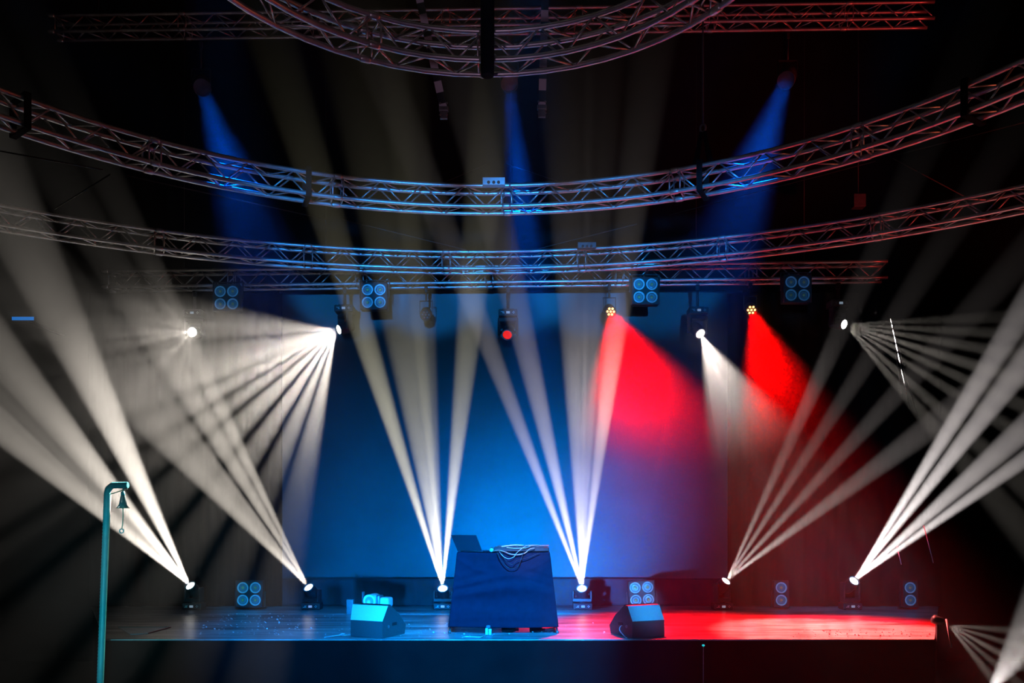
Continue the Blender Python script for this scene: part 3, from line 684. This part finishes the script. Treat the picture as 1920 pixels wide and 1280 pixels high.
# ------------------------------------------------------------------ wedge monitors
def wedge(label, px, d, yaw, side, flare):
    p = on_deck(px, d)
    t = thing('stage_monitor', label, 'speaker', (p.x, p.y, STG + .004), (0, 0, yaw), 'wedge speakers at the front of the stage')
    w = .44; prof = [(0, 0), (0, .19), (.10, .36), (.15, .365), (.36, .24), (.5, .10), (.47, 0)]      # (away from the hall, height)
    def lift(i): return flare if i in (2, 3) else 0
    mb = MB(); pts_ = [(-w / 2 - lift(i), a, z) for i, (a, z) in enumerate(prof)] + [(w / 2 + lift(i) * .2, a, z) for i, (a, z) in enumerate(prof)]
    n_ = len(prof)
    fs = [tuple(range(n_))[::-1], tuple(range(n_, 2 * n_))] + [(i, (i + 1) % n_, (i + 1) % n_ + n_, i + n_) for i in range(n_) if i not in (1,)]
    mb.poly(pts_, fs); mb.build('cabinet', 'wedge', t)
    e = .0
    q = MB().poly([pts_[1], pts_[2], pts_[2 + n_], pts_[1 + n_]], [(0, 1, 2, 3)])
    q.build('rear_panel', 'wedge_top_lit', t)
    nrm = Vector((0, .12, .14)).normalized()
    gp = [Vector((x, a, z)) + nrm * .006 for a, z in ((.18, .365), (.36, .247), (.495, .112)) for x in (-w / 2 + .02, w / 2 - .02)]
    MB().poly(gp, [(0, 1, 3, 2), (2, 3, 5, 4)]).build('grille', 'grille', t)
    s = side
    MB().box((s * (w / 2 + .001), .25, .14), (.006, .1, .035), bevel=.002).build('handle', 'grille', t)
    MB().lathe([(.018, 0), (.018, .008)], 14, Matrix.Translation((s * w / 2, .12, .12)) @ Matrix.Rotation(s * PI / 2, 4, 'Y')).build('connector', 'grey_metal', t)
    for sx in (-.17, .17): MB().lathe([(.008, 0), (.006, .006)], 10, Matrix.Translation((sx, .055, .262)) @ Matrix.Rotation(.65, 4, 'X')).build('screw', 'white_plastic', t)
    return t
wedge('black wedge speaker left of the table with a white device behind it', 687, 9.84, math.radians(-25), 1, .045)
wedge('black wedge speaker right of the table in front of a bright blinder', 1216, 9.84, math.radians(25), -1, .0)
p = on_deck(1163, 9.95)
cable('pale blue cable looping from the side of the right wedge speaker', [p + Vector((.06, .02, .13)), p + Vector((.0, -.03, .12)), p + Vector((-.01, -.04, .07)), p + Vector((.04, -.12, .008)), p + Vector((.05, -.2, .006))], .006, 'white_cable')
p = on_deck(640, 9.95)
cable('pale cable coiled on the deck beside the left wedge speaker', [p + Vector((.09, .08, .009)), p + Vector((.03, .0, .009)), p + Vector((-.03, .04, .009)), p + Vector((-.02, .1, .018)), p + Vector((.03, .06, .022)), p + Vector((-.01, -.02, .018)), p + Vector((-.09, -.06, .009)), p + Vector((-.16, -.16, .009))], .006, 'white_cable')
# white lamp lying behind the left wedge, and a small box
p = on_deck(693, 12.4)
t = thing('follow_lamp', 'bulky white lamp lying behind the left wedge speaker', 'stage light', (p.x, p.y, STG + .003), (0, 0, -.3))
mt = Matrix.Translation((0, 0, .19)) @ Matrix.Rotation(PI / 2 + .08, 4, 'X')
MB().lathe([(.07, -.26), (.09, -.2), (.095, -.02), (.085, .0)], 24, mt).build('housing', 'white_plastic', t)
fr_ = MB().lathe([(.085, .0), (.1, .012), (.094, .022), (.068, .01)], 24, mt, cap1=False).build('front_ring', 'ring', t)
MB().lathe([(.068, .008), (.03, .002)], 24, mt).build('reflector', 'bowl', fr_)
MB().lathe([(.034, .008), (.03, .02), (.012, .028)], 16, Matrix.Translation((-.012, 0, -.012)) @ mt).build('bulb', 'white_plastic', fr_)
MB().box((.115, .1, .19), (.06, .16, .17), bevel=.02).build('collar', 'grey_metal', t)
MB().box((.22, .1, .175), (.14, .2, .15), bevel=.035).build('ballast', 'white_plastic', t)
MB().box((-.125, .05, .16), (.014, .06, .32)).box((.06, .08, .045), (.4, .28, .09), bevel=.01).build('stand', 'grey_metal', t)
p = on_deck(657, 12.4)
tag(MB().box((0, 0, .11), (.1, .1, .22), bevel=.008).build('equipment_box', 'grey_metal', None, (p.x, p.y, STG)), 'small grey upright box behind the left corner of the left wedge speaker', 'box')

# ------------------------------------------------------------------ deck litter
c4 = [P(225, 1177, 10.75), P(318, 1177, 10.78), P(255, 1190, 9.98), P(230, 1183, 10.35)]
t = thing('folded_sheet', 'pale blue folded sheet with a red edge lying at the left of the stage', 'sheet', (P(262, 0, 10.4).x, 10.4, STG))
cc = [Vector((v.x, (EYE - STG) * F / (y - HZ), STG)) - t.location for v, y in ((P(222, 0, 10.7), 1177), (P(320, 0, 10.7), 1176.5), (P(278, 0, 10.2), 1188), (P(245, 0, 10.1), 1190))]
for v, y, px in zip(cc, (1177, 1176.5, 1188, 1190), (222, 320, 278, 245)): v.x = (px - 960) * (v.y + t.location.y) / F - t.location.x
up_ = Vector((0, 0, .008))
MB().poly([v + Vector((0, 0, .001)) for v in cc] + [v + up_ for v in cc], [(3, 2, 1, 0), (4, 5, 6, 7), (0, 1, 5, 4), (1, 2, 6, 5), (2, 3, 7, 6), (3, 0, 4, 7)]).build('panel', 'sheet', t)
MB().tube(cc[1] + up_, cc[2] + up_, .006, 8).build('red_edge', 'red_plastic', t)
MB().tube(cc[0] + up_, cc[1] + up_, .006, 8).build('blue_edge', 'teal', t)
rnd = random.Random(11); mb = MB()
for i in range(330):
    if i < 150: px, d = rnd.gauss(470, 75), rnd.uniform(10.0, 12.4)
    elif i < 220: px, d = rnd.gauss(900, 130), rnd.uniform(9.8, 11.2)
    else: px, d = rnd.uniform(1480, 1745), rnd.uniform(9.75, 10.5)
    p = on_deck(px, d); s = rnd.uniform(.008, .02)
    if p.x < -4.6: continue
    mb.box(p + Vector((0, 0, .014)), (s, s * rnd.uniform(.5, 1.2), .003), Matrix.Rotation(rnd.uniform(0, 3), 3, 'Z') @ Matrix.Rotation(rnd.uniform(.1, .9), 3, 'X'))
tag(mb.build('confetti', 'confetti'), 'scattered white confetti and dust flecks on the stage deck', 'confetti', kind='stuff')

# ------------------------------------------------------------------ teal pole with bell shade, in front of the stage
PD = 9.2
a = P(187, 1290, PD); b = P(201, 914, PD)
base = Vector((a.x - .02, PD, 0)); top = Vector((b.x, PD, b.z)); arm = P(240, 909, PD)
t = thing('pole_lamp', 'teal ribbed pole bent over at the top at the left end of the stage', 'pole lamp', base)
r_ = .036; mb = MB()
pts_ = [Vector((0, 0, 0))] ; nrib = 150
core = [Vector((0, 0, 0)).lerp(top - base - Vector((0, 0, .05)), k / nrib) for k in range(nrib + 1)]
core += [top - base + Vector((.012, 0, -.015)), top - base + Vector((.05, 0, .025))]
end = arm - base
core += [core[-1].lerp(end, k / 16) for k in range(1, 17)]
mb.path(core, [r_ * (1.0 if i % 2 else .86) for i in range(len(core))], 14).build('ribbed_pole', 'teal', t)
mb = MB().tube(Vector((r_ + .004, -.01, 0)), top - base + Vector((r_ + .004, -.01, -.07)), .006, 6)
mb.tube(top - base + Vector((r_ + .004, -.01, -.07)), end + Vector((0, -.01, -r_ - .004)), .006, 6).build('pale_edge_trim', 'pale_trim', t)
MB().lathe([(.12, 0), (.12, .02), (.04, .03)], 20).build('foot', 'teal', t)
bell = end + Vector((-.055, 0, -.05))
MB().tube(end + Vector((-.05, 0, -.03)), bell + Vector((0, 0, -.03)), .008, 8).lathe([(.022, 0), (.018, .04)], 14, Matrix.Translation(bell + Vector((0, 0, -.06)))).build('lamp_holder', 'teal', t)
MB().lathe([(.018, -.06), (.026, -.075), (.034, -.12), (.042, -.165), (.062, -.19), (.066, -.195)], 24, Matrix.Translation(bell), False, False).build('bell_shade', 'glass', t)
MB().lathe([(.066, -.195), (.07, -.199), (.064, -.2)], 24, Matrix.Translation(bell), False, False).build('shade_rim', 'pale_trim', t)
mb = MB().path([bell + Vector((0, 0, -.1)), bell + Vector((.002, 0, -.28)), bell + Vector((-.004, 0, -.38)), bell + Vector((-.012, 0, -.42))], .005, 6)
mb.build('pull_cord', 'pale_trim', t)
kn = MB(); c_ = bell + Vector((-.014, 0, -.445))
kn.path([c_ + Vector((.022 * math.cos(x), 0, .022 * math.sin(x))) for x in [2 * PI * k / 16 for k in range(16)]], .007, 8, True).build('pull_ring', 'white_plastic', t)

# ------------------------------------------------------------------ rigging odds and ends
def box_on_truss(name, label, px, py, d, size, holes, m, cat='junction box'):
    p = P(px, py, d)
    t = thing(name, label, cat, p)
    MB().box((0, 0, 0), size, bevel=.006).build('body', m, t)
    for x in holes: MB().lathe([(.018, 0), (.018, .012), (.012, .012)], 14, Matrix.Translation((x, -size[1] / 2, -.02)) @ Matrix.Rotation(PI / 2, 4, 'X')).build('socket', 'black_metal', t)
    return t
box_on_truss('junction_box', 'small blue-lit connector box on the middle of the upper curved truss', 926, 342, 9.95, (.26, .1, .085), (-.06, 0, .055), 'white_plastic')
box_on_truss('junction_box', 'small dim connector box on top of the lower curved truss', 1100, 461, 12.21, (.26, .1, .08), (-.06, 0, .06), 'grey_metal')
t = box_on_truss('camera_box', 'small dim grey box hanging high at the right', 1609, 378, 13.6, (.19, .15, .2), (), 'grey_metal', 'box')
MB().tube((0, 0, .09), (0, 0, HT - t.location.z), .01, 8).build('drop_pole', 'black_metal', t)
# sleeve of the hoist at the truss ring, and wraps on the curved truss
c = P(914, 0, 7.14)
tag(MB().lathe([(.052, 6.05), (.058, 6.12), (.058, 6.6), (.058, HT - .01)], 18).build('hoist_sleeve', 'skirt', None, (c.x, 7.14, 0)), 'dark vertical sleeve rising from the truss ring to the ceiling', 'hoist sleeve')
def ring_pt(px, cx, cyy, R):       # depth of an arc at a pixel column
    k = (px - 960) / F; A = 1 + k * k; B = -2 * (k * cx + cyy); C_ = cx * cx + cyy * cyy - R * R
    return (-B + math.sqrt(B * B - 4 * A * C_)) / 2 / A
def wrap(label, px, ringp, tall):
    d = ring_pt(px, *ringp); p = Vector(((px - 960) * d / F, d, RZ))
    tx = Vector((p.x - ringp[0], p.y - ringp[1], 0)).normalized(); ya_ = math.atan2(-tx.x, tx.y)
    t = thing('truss_sling', label, 'sling', p, (0, 0, ya_))
    a_ = .165; q = MB()
    for x in (0,):
        for y0_, z0_, y1_, z1_ in ((-a_, -a_, a_, -a_), (-a_, a_, a_, a_), (-a_, -a_, -a_, a_), (a_, -a_, a_, a_)):
            q.box((x, (y0_ + y1_) / 2, (z0_ + z1_) / 2), (.06, max(abs(y1_ - y0_), .012) + .01, max(abs(z1_ - z0_), .012)))
    q.build('strap', 'curtain', t)
    if tall:
        for s in (-1, 1): MB().path([(s * .09, 0, a_), (s * .05, 0, a_ + .2), (s * .02, 0, a_ + .38)], [.035, .03, .02], 8).build('sling_leg', 'curtain', t)
        MB().path([(.03 * math.cos(x), 0, a_ + .42 + .045 * math.sin(x)) for x in [2 * PI * k / 14 for k in range(14)]], .012, 8, True).build('shackle', 'grey_metal', t)
        MB().tube((0, 0, a_ + .47), (0, 0, HT - RZ), .01, 6).build('chain', 'black_metal', t)
RM, RF = (-.31, 4.6, 5.568), (-.594, 2.3, 10.3)
wrap('black sling and shackle on the right half of the upper curved truss', 1318, RM, True)
wrap('black strap around the upper curved truss left of its middle', 575, RM, False)
wrap('black strap around the upper curved truss near the left edge', 38, RM, False)
wrap('black strap around the upper curved truss near the right edge', 1825, RM, False)
# hanging straps
def strap(label, a, b, d):
    pa, pb = P(*a, d), P(*b, d)
    dv = pa - pb; k = (HT - .02 - pb.z) / dv.z; pt = pb + dv * k
    t = thing('hanging_strap', label, 'strap', pb)
    v = pt - pb; e = v.to_track_quat('Z', 'Y').to_euler()
    zz = v.normalized(); xx = (Vector((1, 0, 0)) - zz * zz.x).normalized()
    MB().box((0, 0, v.length / 2), (.078, .012, v.length)).build('webbing', 'webbing', t, rot=Matrix((xx, zz.cross(xx), zz)).transposed().to_euler())
    q = MB().box((0, 0, .0), (.1, .05, .05), bevel=.008)
    for x in (-.035, .035):
        for z in (-.07, .05): q.lathe([(.012, 0), (.008, .01)], 10, Matrix.Translation((x, -.03, z)) @ Matrix.Rotation(PI / 2, 4, 'X'))
    q.box((0, .0, -.06), (.08, .03, .09), bevel=.006); q.build('buckle', 'grey_metal', t)
strap('pale banded strap hanging slanted left of the hoist sleeve', (787, 0), (832, 205), 9.0)
strap('pale banded strap hanging straight right of the hoist sleeve', (1022, 0), (1016, 202), 9.0)
# bracing cables
GW = 'thin steel bracing cables under the roof'
for a, b, d0_, d1_, lab in (((0, 283), (192, 318), 6.6, 7.4, 'thin steel cable at the left edge below the upper curved truss'),
                      ((102, 392), (206, 327), 8.4, 7.4, 'short steel cable slanting down left between the curved trusses'),
                      ((238, 329), (612, 411), 7.5, 11.6, 'long steel cable below the left half of the upper curved truss'),
                      ((822, 346), (914, 308), 11.0, 11.6, 'short steel cable rising left of the connector box'),
                      ((946, 307), (1066, 346), 11.6, 11.0, 'short steel cable rising right of the connector box'),
                      ((640, 411), (880, 470), 11.5, 12.0, 'steel cable slanting down to the lower curved truss from the left'),
                      ((1010, 466), (1194, 420), 12.0, 11.5, 'steel cable slanting down to the lower curved truss from the right'),
                      ((1255, 403), (1642, 302), 11.6, 10.4, 'long steel cable below the right half of the upper curved truss'),
                      ((1682, 290), (1925, 228), 10.4, 9.6, 'steel cable at the right edge below the upper curved truss'),
                      ((1676, 298), (1815, 372), 10.4, 11.2, 'short steel cable slanting down right between the curved trusses')):
    tag(MB().tube(P(*a, d0_), P(*b, d1_), .006, 6).build('steel_cable', 'steel_rope'), lab, 'cable', GW)
# bright threads
GT = 'pale threads hanging in the beams at the right'
for a, b, w, lab in (((1670, 598), (1706, 765), .0042, 'long bright thread hanging in the right fan of light'), ((1685, 648), (1705, 735), .003, 'faint thread just right of the long bright one'),
                  ((1693, 690), (1722, 782), .0035, 'bright thread ending low below the long one'), ((1679, 660), (1690, 738), .003, 'short thread just under the long bright one'),
                  ((1732, 985), (1750, 1055), .004, 'faint thread just below the lowest right beam'), ((1682, 1025), (1690, 1058), .004, 'short faint thread left below the lowest right beam'),
                  ((1774, 1160), (1784, 1214), .009, 'short thread standing in for a reflected streak beside the right end of the stage')):  # last thread stands in for a reflected streak of light
    d_ = 12.52 if a[1] < 900 else 11.0
    if a[1] > 1100: d_ = 9.3
    tag(MB().tube(P(*a, d_), P(*b, d_ - (.003 * (b[1] - a[1]) if a[1] < 900 else .1)), w, 6).build('hanging_thread', 'thread'), lab, 'thread', GT)
# strip at the left with its blue light put in as emission, a small teal light on the stage skirt
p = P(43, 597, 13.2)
t = thing('lit_strip', 'small strip on the dark wall at the left, blue light on it painted as glow', 'lit strip', p)
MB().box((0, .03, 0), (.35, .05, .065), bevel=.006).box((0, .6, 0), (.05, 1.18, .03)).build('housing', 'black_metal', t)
MB().box((0, -.001, 0), (.335, .014, .05)).build('lit_face', 'blue_strip_glow', t)
p = P(1318, 1211, FY); t = thing('cable_light', 'tiny teal light on a stalk against the stage front', 'light', (p.x, FY - .022, p.z))
MB().lathe([(.008, 0), (.018, .01), (.012, .022)], 12).build('bulb', 'teal_led', t)
MB().tube((0, .0, 0), (0, .01, -p.z + .002), .005, 6).build('stalk', 'grey_metal', t)

# ------------------------------------------------------------------ haze in the hall
hm = bpy.data.materials.new('haze'); hm.use_nodes = True
nt = hm.node_tree; nt.nodes.clear()
out = nt.nodes.new('ShaderNodeOutputMaterial'); vs = nt.nodes.new('ShaderNodeVolumeScatter')
tc = nt.nodes.new('ShaderNodeTexCoord'); sp = nt.nodes.new('ShaderNodeSeparateXYZ'); mr = nt.nodes.new('ShaderNodeMapRange')   # haze lies thicker near the stage floor
nt.links.new(tc.outputs['Object'], sp.inputs[0]); nt.links.new(sp.outputs['Z'], mr.inputs['Value'])
def plume(prev, c, r, amount):       # a round cloud of thicker haze
    mp = nt.nodes.new('ShaderNodeMapping'); mp.inputs['Location'].default_value = [-c[i] / r[i] for i in range(3)]; mp.inputs['Scale'].default_value = [1 / x for x in r]
    g = nt.nodes.new('ShaderNodeTexGradient'); g.gradient_type = 'SPHERICAL'; mm = nt.nodes.new('ShaderNodeMath'); mm.operation = 'MULTIPLY_ADD'
    nt.links.new(tc.outputs['Object'], mp.inputs['Vector']); nt.links.new(mp.outputs[0], g.inputs[0]); nt.links.new(g.outputs['Fac'], mm.inputs[0])
    mm.inputs[1].default_value = amount; nt.links.new(prev, mm.inputs[2]); return mm.outputs[0]
fd = nt.nodes.new('ShaderNodeMapRange'); fd.interpolation_type = 'SMOOTHSTEP'; nt.links.new(sp.outputs['Y'], fd.inputs['Value'])   # and thins out over the hall floor
fd.inputs['From Min'].default_value = 6.5; fd.inputs['From Max'].default_value = 13.0; fd.inputs['To Min'].default_value = .08; fd.inputs['To Max'].default_value = 1.0
mu = nt.nodes.new('ShaderNodeMath'); mu.operation = 'MULTIPLY'; nt.links.new(mr.outputs[0], mu.inputs[0]); nt.links.new(fd.outputs[0], mu.inputs[1])
dens = plume(mu.outputs[0], (-3.7, 12.0, 4.1), (2.6, 2.4, 2.1), HAZE * 3.8)
dens = plume(dens, (2.4, 12.5, 4.7), (2.4, 1.8, 1.7), HAZE * 15)  # haze thickened here to brighten the red cones near their lamps
nt.links.new(dens, vs.inputs['Density'])
mr.inputs['From Min'].default_value = 1.0; mr.inputs['From Max'].default_value = 7.8; mr.inputs['To Min'].default_value = HAZE * 1.3; mr.inputs['To Max'].default_value = HAZE * .05
vs.inputs['Anisotropy'].default_value = 0.55
nt.links.new(vs.outputs[0], out.inputs['Volume'])
hz = MB().box((0, (Y0 + Y1) / 2, HT / 2), (2 * HW + .6, Y1 - Y0 + .6, HT + .6)).build('haze', hm)
tag(hz, 'thin stage haze filling the hall, showing the beams', 'haze', kind='stuff')
